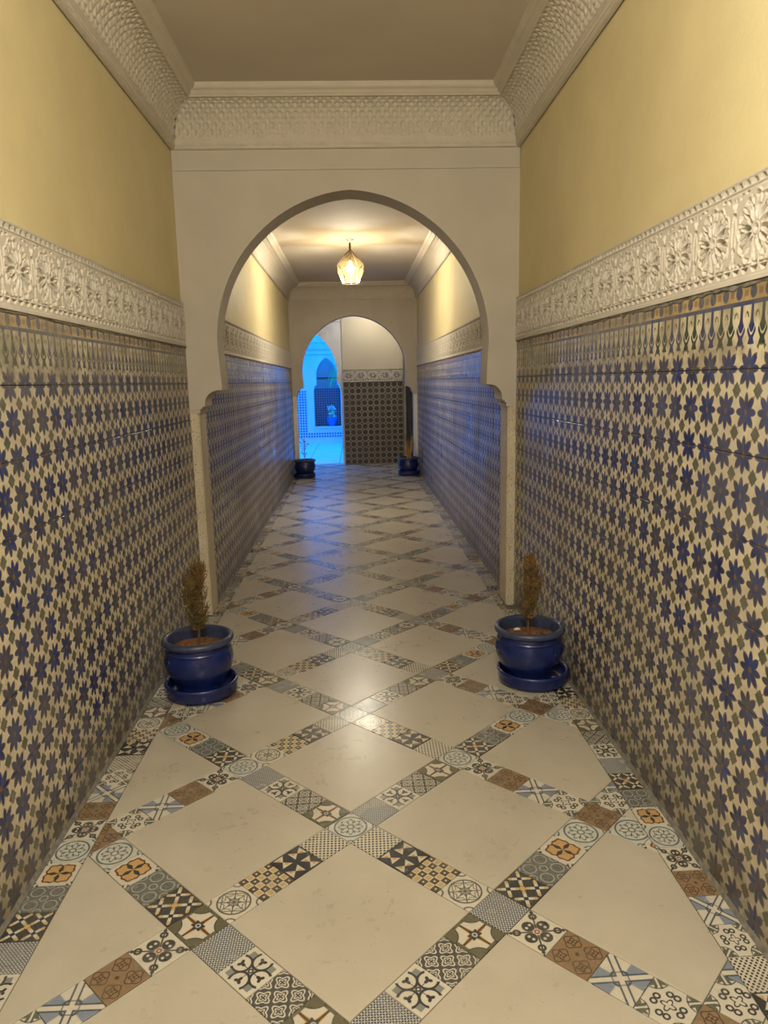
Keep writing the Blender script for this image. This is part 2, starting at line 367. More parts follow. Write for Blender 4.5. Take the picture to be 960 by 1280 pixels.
# ------------------------------------------------------------------ floor
mb = MB(); mb.box((-1.3, Y0, -.25), (1.3, YE, -.0035))
floor = struct('floor', mb, GROUT, 'long corridor floor of cream tiles framed by bands of patterned tiles', 'floor')
LS, LW, LOX, LOY = .4824, .1240, -.0523, 1.8238
LA = LS+LW; c45 = math.sqrt(.5)
def lat(u, v): return (LOX+(u-v)*c45, LOY+(u+v)*c45)
def ilat(x, y): dx, dy = x-LOX, y-LOY; return ((dx+dy)*c45, (dy-dx)*c45)
SEQ = {-1: [4, 3, 2, 0], -2: [11, 10, 9, 8], 0: [6, 7, 4, 5], 1: [12, 13, 14, 15]}
SEQ[-1] = [3, 2, 1, 0]
NODE = {0: [15, 12, 15, 9], 1: [6, 15, 6, 12], -1: [5, 12, 15, 4]}
floor_pieces = []; g = .0014
def clipc(p):
    p = clip(p, -1, 0, -BXL); p = clip(p, 1, 0, BXR); p = clip(p, 0, 1, YE-.01)
    p = clip(p, 0, -1, -Y0)
    return p
def piece(u0, u1, v0, v1, kind, rot=0):
    q = [lat(u0+g, v0+g), lat(u1-g, v0+g), lat(u1-g, v1-g), lat(u0+g, v1-g)]
    p = clipc(q)
    if len(p) < 3 or area(p) < 2e-4: return
    full = len(p) == 4 and abs(area(p)-(u1-u0-2*g)*(v1-v0-2*g)) < 1e-7
    floor_pieces.append((p, kind, (u0, u1, v0, v1, rot), full))
for i in range(-9, 20):
    for j in range(-9, 20):
        x, y = lat(i*LA, j*LA)
        if not (-1.7 < x < 1.7 and Y0-.8 < y < YE+.8): continue
        h = LS/2; piece(i*LA-h, i*LA+h, j*LA-h, j*LA+h, 'big')
        # bands: along u from node (i-1, j) to (i, j) runs below tile (i, j+1); node (i, j) is at the upper corner of tile (i, j)
        v0 = j*LA+h
        k = ((i-1-j+2) % 4)-2; sq = SEQ[k]; rv = (k == -1 and False)
        for q in range(4): piece(i*LA-h+q*LS/4, i*LA-h+(q+1)*LS/4, v0, v0+LW, (sq[::-1] if rv else sq)[q], R.choice((0, 1)) if sq[q] not in (9, 10) else 0)
        k = ((j-1-i+2) % 4)-2; sq = SEQ[k]; sq = sq[::-1] if k == 0 else sq
        rv = (k == -1 and i+j >= 1)
        if k == 0: sq = [5, 4, 7, 6]
        for q in range(4): piece(i*LA+h, i*LA+h+LW, j*LA-h+q*LS/4, j*LA-h+(q+1)*LS/4, (sq[::-1] if rv else sq)[q], 0)
        nd = (i-j) % 4; kind = {0: 15, 1: 6, 3: 5, 2: 9}[nd]
        if (i, j) in ((0, 1), (1, 0), (1, 1), (0, 0)): kind = 15
        piece(i*LA+h, i*LA+h+LW, j*LA+h, j*LA+h+LW, kind, 0)
for side in (-1, 1):
    T = .1128; y0 = 1.571 if side < 0 else 1.505
    seq = [7, 6, 12, 13, 14, 15, 8, 9, 10, 11, 0, 1, 2, 3, 5, 4] if side < 0 else [0, 11, 10, 9, 8, 15, 14, 13, 12, 6, 7, 4, 5, 3, 2, 1]
    k0 = math.ceil((Y0-y0)/T)
    for k in range(k0, int((YE-y0)/T)):
        xa, xb = (BXL-.002-.116, BXL-.002) if side < 0 else (BXR+.002, BXR+.002+.101)
        if YA-.12 < y0+k*T < YA2 or YB-.12 < y0+k*T < YB2: xa, xb = (max(xa, -.985), xb) if side < 0 else (xa, min(xb, .98))
        p = [(xa+g, y0+k*T+g), (xb-g, y0+k*T+g), (xb-g, y0+(k+1)*T-g), (xa+g, y0+(k+1)*T-g)]
        floor_pieces.append((p, seq[k % 16], ('b', xa, xb, y0+k*T, T), False))
def uvf(info):
    if info[0] == 'b':
        _, xa, xb, ya, T = info
        return lambda x, y: ((x-xa)/(xb-xa), (y-ya)/T)
    u0, u1, v0, v1, rot = info
    def f(x, y):
        u, v = ilat(x, y); a, b = (u-u0)/(u1-u0), (v-v0)/(v1-v0); return (b, a) if rot else (a, b)
    return f
def vis(p):                     # size key: how near a piece is to the photograph's standpoint (only those in front of it)
    cx = sum(q[0] for q in p)/len(p); cy = sum(q[1] for q in p)/len(p)
    return cy if cy > 1.25 else 99
floor_pieces.sort(key=lambda t: vis(t[0])); rest = MB(); count = 0
for p, kind, info, full in floor_pieces:
    if kind == 'big':
        b = MB(); cx = sum(q[0] for q in p)/len(p); cy = sum(q[1] for q in p)/len(p); lift = R.uniform(-.0003, .0004)
        slab(b, [(x-cx, y-cy) for x, y in p], -.02, lift, .0016, lambda x, y, z: (x, y, z), lambda x, y: (x, y))
        o = build('cream_tile', b, BIGM, floor, loc=(cx, cy, 0)); o.rotation_euler = (R.gauss(0, .0006), R.gauss(0, .0006), 0)
    elif count < 296 and vis(p) < 50 and abs(area(p)) > .002:
        count += 1; b = MB(); cx = sum(q[0] for q in p)/len(p); cy = sum(q[1] for q in p)/len(p); f = uvf(info)
        slab(b, [(x-cx, y-cy) for x, y in p], -.02, R.uniform(-.0006, .0002), .001, lambda x, y, z: (x, y, z), lambda x, y: f(x+cx, y+cy))
        build('patterned_tile', b, PAT[kind], floor, loc=(cx, cy, 0))
    else:
        slab(rest, p, -.02, -.0003, .001, lambda x, y, z: (x, y, z), uvf(info), kind)
build('distant_patterned_tiles', rest, PAT, floor, stuff=True)

# ------------------------------------------------------------------ side walls with glazed tiles
TW, TH = .2130, .2260
def wall_frame(side, x):        # local (along y, height z, outwards) -> world
    return (lambda a, b, c: (x-side*c, a, b))
def tile_mesh(name, w, h, m_, side):
    b = MB(); f = (lambda a, z, c: (-side*c, a, z)); P = [(-w/2, -h/2), (w/2, -h/2), (w/2, h/2), (-w/2, h/2)]
    if side > 0: P = P[::-1]
    slab(b, P, -.006, .003, .0009, f, lambda a, z: (a/TW+.5, z/(h+.003)+.5)); return b.data(name, m_)
def side_wall(name, side, x, ya, yb, ztop, near, label, far_label=None):
    b = MB(); xo = x+side*.16; b.box((min(x+side*.006, xo), ya, -.2), (max(x+side*.006, xo), yb, ZD+.004)); b.box((min(x+side*.028, xo), ya, ZD+.004), (max(x+side*.028, xo), yb, ZD+.27)); b.box((min(x+side*.006, xo), ya, ZD+.266), (max(x+side*.006, xo), yb, ztop+.12))
    wl = struct(name, b, YELLOW, label, 'wall')
    b = MB(); b.box((min(x+side*.006, x+side*.0015), ya, 0), (max(x+side*.006, x+side*.0015), yb, ZD)); build('tile_bed', b, BACKING, wl)
    zr = [ZD-.218]+[ZD-.218-TH*k for k in range(1, 7)]       # joints from the border downwards
    j0 = 1.892 if side > 0 else 1.93
    if not near: j0 = ya+.004
    cols = []; k = math.ceil((ya-j0)/TW)-1
    while j0+k*TW < yb: cols.append(j0+k*TW); k += 1
    dm = tile_mesh('wall_tile', TW-.0028, TH-.0028, FLOWER, side); tm = tile_mesh('border_tile', TW-.0028, .218-.003, BORDER, side)
    stuff = MB(); f = wall_frame(side, x); n = 0
    for c in cols:
        a0, a1 = max(c, ya+.001), min(c+TW, yb-.001)
        if a1-a0 < .01: continue
        for r in range(9):
            if r == 0: z0, z1 = ZD-.218, ZD
            else: z1 = ZD-.218-TH*(r-1); z0 = max(z1-TH, .004)
            if z1-z0 < .02: continue
            whole = a1-a0 > TW-1e-4 and z1-z0 > (.217 if r == 0 else TH-1e-4); mi = 1 if r == 0 else 0
            if near and c > 1.3:
                if whole:
                    o = obj('wall_tile' if r else 'border_tile', dm if r else tm, wl, (x, (a0+a1)/2, (z0+z1)/2))
                else:
                    b = MB(); P = [(a0+.0014, z0+.0014), (a1-.0014, z0+.0014), (a1-.0014, z1-.0014), (a0+.0014, z1-.0014)]; P = P if side < 0 else P[::-1]
                    A, Z = (a0+a1)/2, (z0+z1)/2
                    slab(b, [(p-A, q-Z) for p, q in P], -.006, .003, .0009, lambda a, z, cc: (-side*cc, a, z), lambda a, z: ((a+A-c)/TW, (z+Z-(z1-(TH if r else .218)))/(TH if r else .218)))
                    o = build('wall_tile' if r else 'border_tile', b, BORDER if r == 0 else FLOWER, wl, loc=(x, A, Z))
                o.rotation_euler = (0, R.gauss(0, .0022), R.gauss(0, .0026)); o.location.x += R.gauss(0, .0004)
            else:
                P = [(a0+.0014, z0+.0014), (a1-.0014, z0+.0014), (a1-.0014, z1-.0014), (a0+.0014, z1-.0014)]; P = P if side < 0 else P[::-1]
                ty, tz, d0 = R.gauss(0, .0030), R.gauss(0, .0030), R.gauss(0, .0004); A, Z = (a0+a1)/2, (z0+z1)/2; hh = TH if r else .218
                slab(stuff, P, -.006, .003, .0009, lambda a, z, cc: f(a, z, cc+d0+(a-A)*ty+(z-Z)*tz), lambda a, z: ((a-c)/TW, (z-(z1-hh))/hh), mi)
    build('distant_wall_tiles' if near else 'glazed_wall_tiles', stuff, [FLOWER, BORDER], wl, stuff=True)
    b = MB(); n_ = int((yb-ya)/.03); vs = []; fs = []                     # ragged mortar joint above the border tiles
    for i in range(n_+1):
        y = ya+(yb-ya)*i/n_; t = .005+.005*R.random(); zt = ZD+.014; zb = ZD-.004-.012*R.random()**3
        vs += [f(y, zb, 0), f(y, zb+.004, t), f(y, zt, t*.8+.003), f(y, zt, 0)]
    for i in range(n_):
        for q in range(3): fs.append((i*4+q, i*4+q+1, i*4+q+5, i*4+q+4))
    b.add(vs, fs); build('mortar_joint', b, MORTAR, wl)
    b = MB(); b.add([f(ya, 0, .010), f(yb, 0, .010), f(yb, .022, .001), f(ya, .022, .001)], [(0, 1, 2, 3)]); build('foot_grout', b, MORTAR, wl)
    return wl
wl1 = side_wall('wall_left', -1, XL1, Y0, YA+.115, ZK1, True, 'left wall of the near bay, blue flower tiles below ochre plaster')
wr1 = side_wall('wall_right', 1, XR, Y0, YA+.115, ZK1, True, 'right wall of the near bay, blue flower tiles below ochre plaster')
wl2 = side_wall('wall_left_far', -1, XL2, YA+.115, YB+.115, ZK2, False, 'left wall between the two arches, glossy tiles catching blue light')
wr2 = side_wall('wall_right_far', 1, XR, YA+.115, YB+.115, ZK2, False, 'right wall between the two arches, glossy tiles and ochre plaster')

# ------------------------------------------------------------------ carved friezes
def smooth(e0, e1, x): t = np.clip((x-e0)/(e1-e0), 0, 1); return t*t*(3-2*t)
def hole(d, w, s): return smooth(w, w-s, d)
def frieze_h(U, V):
    """relief height (metres) of one carved panel, U along 0..1, V up 0..1"""
    x = (U-.5)*.2235; y = (V-.5)*.262; H = np.full(U.shape, .017); D = 2.3; th = np.arctan2(y+.004, x); r = np.hypot(x, y+.004)
    for k in range(12):                       # rosette of drop-shaped pockets
        a = k*PI/6+.12; d = (th-a+PI) % (2*PI)-PI; along = r*np.cos(d); ac = r*np.sin(d)
        deep = .018 if k % 2 == 0 else .009
        t = np.clip((along-.022)/.052, 0, 1); wd = .0085*np.sin(PI*t**.8)*(1 if k % 2 == 0 else .8); s = hole(np.abs(ac), wd, .0022)*(along > .022)*(along < .074); H -= D*deep*s
        H += .0028*np.exp(-((np.abs(ac)-wd-.0025)/.0016)**2)*(along > .02)*(along < .085)
    H -= .005*np.exp(-(np.sin(12*(th-.12)+PI/2*0+PI/2)/.28)**2)*(r > .030)*(r < .088); H += .004*np.exp(-((r-.090-.004*np.cos(12*th))/.003)**2)+.003*np.exp(-((r-.013)/.003)**2); H -= D*.014*hole(r, .006, .003)
    H -= .009*np.exp(-((r-.0825)/.0022)**2)*(np.cos(12*th) > .1)
    for sx in (-1, 1):
        for sy in (-1, 1):                    # spandrel leaves between rosettes
            px, py = x-sx*.104, y-sy*.077; q = np.hypot(px, py); H -= D*.017*hole(np.abs(px)*1.1+np.abs(py)*.55, .008, .003)
            px, py = x-sx*.080, y-sy*.088; H -= D*.015*hole(np.hypot(px*.8+sx*sy*py*.5, py*.8)*1.1, .0065, .003)
            px, py = x-sx*.1085, y-sy*.043; H -= D*.015*hole(np.hypot(px*1.6, py*.7), .0075, .003)
            px, py = x-sx*.052, y-sy*.093; H -= D*.012*hole(np.hypot(px*.7, py*1.5), .0060, .003)
    H += .0035*np.exp(-((np.abs(np.abs(x)-.1117+.010*np.cos(y*24)))/.0028)**2)*(np.abs(y) < .1)
    for yy, n in ((.1155, 6), (-.1035, 5)):   # rows of little triangular pockets
        q = (U*n) % 1-.5; px = q*.2235/n; py = y-yy; H = np.where(np.abs(py) < .011, .018, H); H = H-D*.019*hole(np.maximum(np.abs(px)*1.0+py*.75*(1 if yy > 0 else -1), np.abs(py)*1.7), .0115, .0018)
    H = np.where((y < -.117) | (y > .127), .020, H); H -= .0025*np.exp(-((y-.101)/.002)**2)+.0025*np.exp(-((y+.090)/.002)**2)
    return np.clip(H, -.032, .022)
def relief(nu, nv, fn, place, uvscale=1.):
    u = np.linspace(0, 1, nu+1); v = np.linspace(0, 1, nv+1); U, V = np.meshgrid(u, v, indexing='ij'); H = fn(U, V); P = place(U, V, H).reshape(-1, 3)
    i, j = np.meshgrid(np.arange(nu), np.arange(nv), indexing='ij'); a = (i*(nv+1)+j).ravel(); F = np.stack([a, a+nv+1, a+nv+2, a+1], 1); return P, F
def npmesh(name, P, F, m_, smooth_=True):
    d = bpy.data.meshes.new(name); d.vertices.add(len(P)); d.vertices.foreach_set('co', P.astype(np.float32).ravel()); n = len(F)
    d.loops.add(4*n); d.loops.foreach_set('vertex_index', F.astype(np.int32).ravel()); d.polygons.add(n); d.polygons.foreach_set('loop_start', np.arange(0, 4*n, 4, dtype=np.int32))
    d.materials.append(m_); d.update(calc_edges=True); d.validate()
    if smooth_: d.polygons.foreach_set('use_smooth', np.ones(n, bool))
    return d
PW = .2235; FZ0 = ZD+.006
def frieze_mesh(side, nu, nv):
    def place(U, V, H):
        a = U*PW; return np.stack([-side*(H+.002), a, V*.262], -1)
    P, F = relief(nu, nv, frieze_h, place); F = F[(side*-1*P[:, 0])[F].max(1) > -.009]; F = F if side < 0 else F[:, ::-1]; return npmesh('carved_panel', P, F, CARVED, False)
def frieze(name, side, x, ya, yb, near, label):
    root = empty(name, (x+side*.010, ya, FZ0)); tag(root, label, 'plaster frieze', None, 'structure')
    y0 = 1.888+.5*PW if side > 0 else 1.93+.5*PW
    nm = frieze_mesh(side, 120, 140) if near else frieze_mesh(side, 44, 52); k = math.floor((ya-y0)/PW)+1
    if not near: y0 = ya; k = 0
    y_first = y0+k*PW
    b = MB(); b.box((-.016 if side < 0 else .010, 0, .0), (-.010 if side < 0 else .016, yb-ya, .262)); build('shade_backing', b, SHADEP, root)  # dark sheet added behind the pierced panels so their pockets look shaded
    while y0+k*PW < yb-.002:
        o = obj('carved_panel', nm, root, (0, y0+k*PW-ya, 0)); o.scale.y = 1
        k += 1
    return root
frieze('frieze', -1, XL1, 1.30, YA, True, 'carved white plaster frieze along the left wall before the first arch')
frieze('frieze', 1, XR, 1.30, YA, True, 'carved white plaster frieze along the right wall before the first arch')
frieze('frieze', -1, XL2, YA2, YB, False, 'carved plaster frieze on the left wall beyond the first arch')
frieze('frieze', 1, XR, YA2, YB, False, 'carved plaster frieze on the right wall beyond the first arch')

# ------------------------------------------------------------------ cornices: a profile swept round the bay, cove carved
def cove_h(S_, T_, amp):
    u = S_/.048; v = T_*4.4; q = np.abs(np.cos(PI*u)*np.cos(PI*v)); e = np.abs(np.sin(PI*u)*np.sin(PI*v)); k = np.abs(np.cos(PI*(u+v)*2)+np.cos(PI*(u-v)*2))*.5
    h = -smooth(.55, .85, q)*1.-smooth(.62, .9, e)*.8-smooth(.55, .8, k)*.35+smooth(.12, .0, np.abs(q-.45))*.35
    win = smooth(0, .06, T_)*smooth(1, .94, T_); return amp*h*win
def cornice(name, xl, xr, ya, yb, zb, zt, step, amp, label):
    """four mitred runs; p = projection from wall, z"""
    root = empty(name, ((xl+xr)/2, ya, zt)); tag(root, label, 'cornice', None, 'structure'); h = zt-zb
    prof = [(0, 0), (.022, .002), (.026, .014), (.022, .020), (.017, .024), (.022, .030), (.026, .036), (.025, .044), (.030, .050)]
    nc = 56 if step < .006 else 26
    p0, z0, p1, z1 = .030, .058, .150, h-.060
    cove = [(p0+(p1-p0)*(1-math.cos(t*PI/2)), z0+(z1-z0)*math.sin(t*PI/2)) for t in np.linspace(0, 1, nc)]
    top = [(.150, h-.056), (.158, h-.050), (.166, h-.046), (.166, h-.034), (.176, h-.032), (.186, h-.026), (.192, h-.018), (.196, h-.004), (.198, h)]
    allp = prof+cove+top; T = np.array([-1]*len(prof)+list(np.linspace(0, 1, nc))+[-1]*len(top))
    pp = np.array([p for p, _ in allp]); zz = np.array([z for _, z in allp]); dp = np.gradient(pp); dz = np.gradient(zz); L = np.hypot(dp, dz)+1e-9; nx, nz = dz/L, -dp/L
    runs = [('y', xl, ya, yb, 1), ('y', xr, ya, yb, -1), ('x', yb, xl, xr, -1), ('x', ya, xl, xr, 1)]
    for ax, base, s0, s1, sg in runs:
        n = int((s1-s0)/step)+1; s = np.linspace(s0, s1, n); Sg, J = np.meshgrid(s, np.arange(len(allp)), indexing='ij'); A = np.clip(Sg, s0+pp[J], s1-pp[J])
        cv = T[J] >= 0; Hh = np.where(cv, cove_h(A, np.maximum(T[J], 0), amp), 0)
        bead = (J >= 3) & (J <= 5); Hh = Hh+np.where(bead, .003*np.cos(A*2*PI/.016), 0) if step < .006 else Hh
        p = pp[J]+nx[J]*Hh; z = zb+zz[J]+nz[J]*Hh; w_ = base+sg*p
        P = np.stack([w_, A, z] if ax == 'y' else [A, w_, z], -1).reshape(-1, 3)
        i, j = np.meshgrid(np.arange(n-1), np.arange(len(allp)-1), indexing='ij'); a = (i*len(allp)+j).ravel(); F = np.stack([a, a+len(allp), a+len(allp)+1, a+1], 1)
        if (ax == 'y') == (sg < 0): F = F[:, ::-1]
        d = npmesh('moulding', P-np.array([(xl+xr)/2, ya, zt]), F, CORN); obj('moulding', d, root)
    return root
cornice('cornice', XL1, XR, Y0, YA, ZC1, ZK1, .0045, .0085, 'carved coved cornice around the ceiling of the near bay')
cornice('cornice', XL2, XR, YA2, YB, ZC2, ZK2, .012, .009, 'carved coved cornice around the ceiling holding the lantern')

mb = MB(); mb.box((XL1-.1, Y0, ZK1), (XR+.1, YA+.1, ZK1+.15)); struct('ceiling', mb, CEIL, 'flat beige plaster ceiling of the near bay', 'ceiling')
mb = MB(); mb.box((XL2-.1, YA2-.1, ZK2), (XR+.1, YB+.1, ZK2+.15)); struct('ceiling_middle', mb, CEIL, 'plaster ceiling beyond the first arch where the lantern hangs', 'ceiling')

# ------------------------------------------------------------------ arches
def arch_curve(cx, hw, zs, za, n=26):
    """pointed, slightly returning arch from right springing over the apex to the left"""
    h = za-zs; e = (h*h-hw*hw)/(2*hw); e = max(e, 0); r = hw+e
    a1 = math.atan2(h, e) if e > 0 else PI/2
    pts = []
    for k in range(n+1): t = a1*k/n; pts.append((cx-e+r*math.cos(t), zs+r*math.sin(t)))
    return pts, [(2*cx-x, z) for x, z in pts[::-1][1:]]
def arch_wall(name, y0, y1, x0, x1, ztop, cx, hw, jl, jr, zs, za, zi, m_, label, zc=None, band=None, jamb=True, reveal=None):
    """plaster wall with the arch cut out; corbels step out from the jambs (jl, jr) at height zc..zi"""
    zc = zc if zc is not None else zi-.13
    rgt, lft = arch_curve(cx, hw, zs, za)
    def corb(jx, hx):           # from jamb up to the impost (d = sign to the middle)
        d = hx-jx; L = [(jx, zc), (jx+d*.16, zc+.004), (jx+d*.16, zc+.016), (jx+d*.27, zc+.020), (jx+d*.27, zc+.034)]
        H = zi-.012-(zc+.034); W = d*.60
        L += [(jx+d*.27+W*(1-math.cos(t)), zc+.034+H*math.sin(t)) for t in np.linspace(0.15, PI/2, 7)]
        L += [(hx-d*.03, zi-.012), (hx, zi-.010), (hx, zi)]; return L
    R_ = corb(jr, cx+hw*.985); L_ = corb(jl, cx-hw*.985)
    top = R_+[(cx+hw*.988, zi+.08)]+rgt+lft+[(cx-hw*.988, zi+.08)]+L_[::-1]
    poly = [(x0, zc), (x0, ztop), (x1, ztop), (x1, zc)]+top
    tri = tessellate_polygon([[Vector((x, z, 0)) for x, z in poly]]); n = len(poly)
    b = MB(); vs = [(x, y0, z) for x, z in poly]+[(x, y1, z) for x, z in poly]; fs = []
    for t in tri:
        t = tuple(t); a = (poly[t[1]][0]-poly[t[0]][0])*(poly[t[2]][1]-poly[t[0]][1])-(poly[t[2]][0]-poly[t[0]][0])*(poly[t[1]][1]-poly[t[0]][1])
        t = t if a > 0 else t[::-1]; fs += [t, (t[2]+n, t[1]+n, t[0]+n)]
    for i in range(n): j = (i+1) % n; fs.append((i, j, j+n, i+n))
    b.add(vs, fs); wl = struct(name, b, m_, label, 'wall')
    if jamb:
        for s, jx, xo in ((-1, jl, x0), (1, jr, x1)):
            b = MB(); a, c = sorted((jx, xo)); ch = .012
            xi = jx; q = [(xo, y0+.004), (xi-s*-ch, y0+.004), (xi, y0+.004+ch), (xi, y1-.004-ch), (xi-s*-ch, y1-.004), (xo, y1-.004)]
            zs_ = [0, zc-.02]; vs = [(x, y, z) for z in zs_ for x, y in q]; k = len(q); fs = [(i, (i+1) % k, (i+1) % k+k, i+k) for i in range(k)]+[tuple(range(k, 2*k)), tuple(range(k-1, -1, -1))]
            b.add(vs, fs); o = build('jamb_post', b, SPECK if jamb is True else jamb, wl); o['label'] = 'narrow pitted stone post under the arch foot'
            b = MB(); e = s*.012; b.box((min(xi-e, xo), y0-.004, zc-.022), (max(xi-e, xo), y1+.004, zc-.001)); build('capital', b, m_, wl)
    if band:
        b = MB(); b.box((x0, y0-.009, band), (x1, y0, ztop-.25 if ztop > 3 else ztop)); build('flat_band', b, m_, wl)
    return wl
a1 = arch_wall('wall_first_arch', YA, YA2, -1.12, 1.12, ZK1+.1, .012, .848, -.978, .985, 1.74, 2.642, 1.48, PLASTER, 'first plaster arch across the corridor between near bay and lantern bay')
mb = MB(); mb.box((XL1, YA-.010, 2.755), (XR, YA, 2.868)); build('flat_band', mb, PLASTER, a1)
a2 = arch_wall('wall_second_arch', YB, YB2, -1.12, 1.12, ZK2+.1, .020, .845, -.925, .978, 1.66, 2.548, 1.43, PLASTER, 'second plaster arch at the far end of the lantern bay', zc=1.31, jamb=WHITEP)
mb = MB(); mb.box((XL2, YB-.010, 2.69), (XR, YB, 2.79)); build('flat_band', mb, PLASTER, a2)

# back of the near bay
mb = MB(); mb.box((-1.3, Y0-.15, -.2), (1.3, Y0, ZK1+.15)); struct('wall_back', mb, YELLOW, 'plain ochre wall closing the corridor behind the viewpoint', 'wall')

# ------------------------------------------------------------------ lobby past the second arch
mb = MB(); mb.box((-2.6, YB2, -.25), (-1.3, YE+.25, 0)); mb.box((-1.3, YE, -.25), (1.3, YE+.25, 0)); mb.box((1.3, YB2, -.25), (1.6, YE+.25, 0)); struct('floor_lobby', mb, BIGM, 'cream floor margin of the small lobby behind the second arch', 'floor')
EXL, EXR = -.185, .905
mb = MB(); mb.box((EXL, YE, -.2), (EXR+.0, YE+.2, 3.2)); we = struct('wall_end', mb, BEIGE, 'beige end wall with dark rosette tiles seen through both arches', 'wall')
tw = (EXR-EXL)/5; th = 1.50/7
b0 = MB(); slab(b0, [(-tw/2+.001, -th/2+.001), (tw/2-.001, -th/2+.001), (tw/2-.001, th/2-.001), (-tw/2+.001, th/2-.001)], -.001, .008, .0015, lambda a, z, c: (a, -c, z), lambda a, z: (a/tw+.5, z/th+.5)); dmm = b0.data('rosette_tile', STAR2)
for i in range(5):
    for k in range(7): obj('rosette_tile', dmm, we, (EXL+(i+.5)*tw, YE, (k+.5)*th))
def place_end(U, V, H): return np.stack([U*PW, -(H*.9+.012), V*.215], -1)
mb = MB(); mb.box((EXL, YE-.003, 1.506), (EXR, YE, 1.72)); build('shade_backing', mb, SHADEP, we)  # same added dark sheet, giving painted shade in the end frieze pockets
P, F = relief(56, 56, frieze_h, place_end); F = F[(-P[:, 1])[F].max(1) > .003]; dme = npmesh('carved_panel', P, F, CARVED)
for i in range(5): o = obj('carved_panel', dme, we, (EXL+i*(EXR-EXL)/5, YE, 1.506)); o.scale.x = (EXR-EXL)/5/PW
mb = MB(); mb.box((EXR+.14, YB2, -.2), (EXR+.3, YE+.6, 3.2)); mb.box((EXR, YE+.35, 0), (EXR+.14, YE+.6, 3.2)); struct('wall_lobby_right', mb, BEIGE, 'beige wall strip on the right of the lobby behind the dark door', 'wall')
mb = MB(); mb.box((-2.7, YB2, ZK2), (1.4, YE+.3, ZK2+.12)); struct('ceiling_lobby', mb, WHITEP, 'white ceiling of the lobby behind the second arch', 'ceiling')
mb = MB(); mb.box((-2.7, YB2, -.2), (-2.55, YE+.3, 3.2)); struct('wall_lobby_left', mb, WHITEP, 'white wall closing the lobby far to the left', 'wall')
door = empty('door_1', (.975, 12.95, 0)); tag(door, 'dark wooden door leaf standing open at right of the end wall', 'door', None, 'structure')
mb = MB(); mb.box((-.022, -.42, .01), (.022, .38, 2.12)); build('leaf', mb, WOOD, door)
for z0, z1 in ((.15, .95), (1.08, 1.98)):
    for y0_, y1_ in ((-.34, -.05), (.02, .31)): mb = MB(); mb.box((-.032, y0_, z0), (-.021, y1_, z1)); build('panel', mb, WOOD, door)
mb = MB(); mb.lathe([(0, 0), (.018, .004), (.024, .02), (.016, .035), (0, .04)], 14); o = build('handle', mb, BRASS, door, True, (-.022, -.36, 1.02)); o.rotation_euler = (0, -PI/2, 0)
# third arch, opening to the patio
a3 = arch_wall('wall_third_arch', YE+.02, YE+.24, -2.6, EXL+.002, 3.2, -1.15, .865, -2.09, -.222, 1.66, 2.50, 1.52, WHITEP, 'white plaster arch on the left opening to the blue patio', zc=1.37, jamb=WHITEP)
mb = MB(); mb.box((-2.5, YE+.012, 2.56), (EXL-.01, YE+.02, 2.575)); build('fine_ledge', mb, PLASTER, a3)

# ------------------------------------------------------------------ the blue patio
PY = 18.2
mb = MB(); mb.box((-4, YE+.24, -.25), (3, PY+2.6, -.01)); pf = struct('floor_patio', mb, GROUT, 'patio floor of pale slabs under blue light', 'floor')
mb = MB(); slab(mb, [(-.295, -.195), (.295, -.195), (.295, .195), (-.295, .195)], -.02, .0, .006, lambda x, y, z: (x, y, z), lambda x, y: (x, y)); ds = mb.data('paving_slab', WHITEP)
for i in range(6):
    for k in range(12):
        o = obj('paving_slab', ds, pf, (-2.4+i*.6, YE+.45+k*.4, .0)); o.rotation_euler = (R.gauss(0, .01), R.gauss(0, .006), 0)
# far patio wall with a corbelled window opening
WXC, WHW = -.655, .255
wp = arch_wall('wall_patio', PY, PY+.25, -4, 3, 4.2, WXC, WHW, -.985, -.325, 1.66, 2.11, 1.45, WHITEP, 'blue lit patio wall with an arched opening and dotted tiles', zc=1.33, jamb=False)
mb = MB(); mb.box((-4, PY, 0), (-.985, PY+.25, 1.33)); mb.box((-.325, PY, 0), (3, PY+.25, 1.33)); mb.box((-.985, PY, 0), (-.325, PY+.25, .43)); build('lower_wall', mb, WHITEP, wp)
mb = MB(); mb.box((-1.02, PY-.05, .40), (-.29, PY+.28, .43)); build('window_sill', mb, WHITEP, wp)
dt = .13
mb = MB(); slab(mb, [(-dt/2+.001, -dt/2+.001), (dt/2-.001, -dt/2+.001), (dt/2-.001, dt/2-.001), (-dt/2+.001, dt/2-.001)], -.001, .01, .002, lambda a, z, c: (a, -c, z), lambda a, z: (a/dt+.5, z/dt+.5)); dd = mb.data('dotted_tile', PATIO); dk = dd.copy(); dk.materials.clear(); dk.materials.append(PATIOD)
for i in range(4):
    for k in range(9): obj('dotted_tile', dd, wp, (-1.163-dt*(i+.5), PY, .15+(k+.5)*dt))
for i in range(7): obj('dotted_tile', dd, wp, (-1.163+dt*(i+.5)+.0, PY, .15+.5*dt))
for zz_ in (2.19, 2.30, 2.47): mb = MB(); mb.box((-1.5, PY-.02, zz_), (.2, PY, zz_+.015)); build('ledge', mb, WHITEP, wp)
for i in range(9):
    mb = MB(); mb.box((-1.26+i*.13, PY-.012, 2.33), (-1.17+i*.13, PY, 2.44)); build('carved_block', mb, WHITEP, wp)
mb = MB(); mb.box((-2.5, PY+2.3, -.2), (1.5, PY+2.5, 3.4)); wq = struct('wall_patio_room', mb, WHITEP, 'shaded room wall with dark tiles seen through the patio opening', 'wall')
for i in range(9):
    for k in range(10): obj('dark_tile', dk, wq, (-1.15+dt*(i+.5), PY+2.3, .05+(k+.5)*dt))
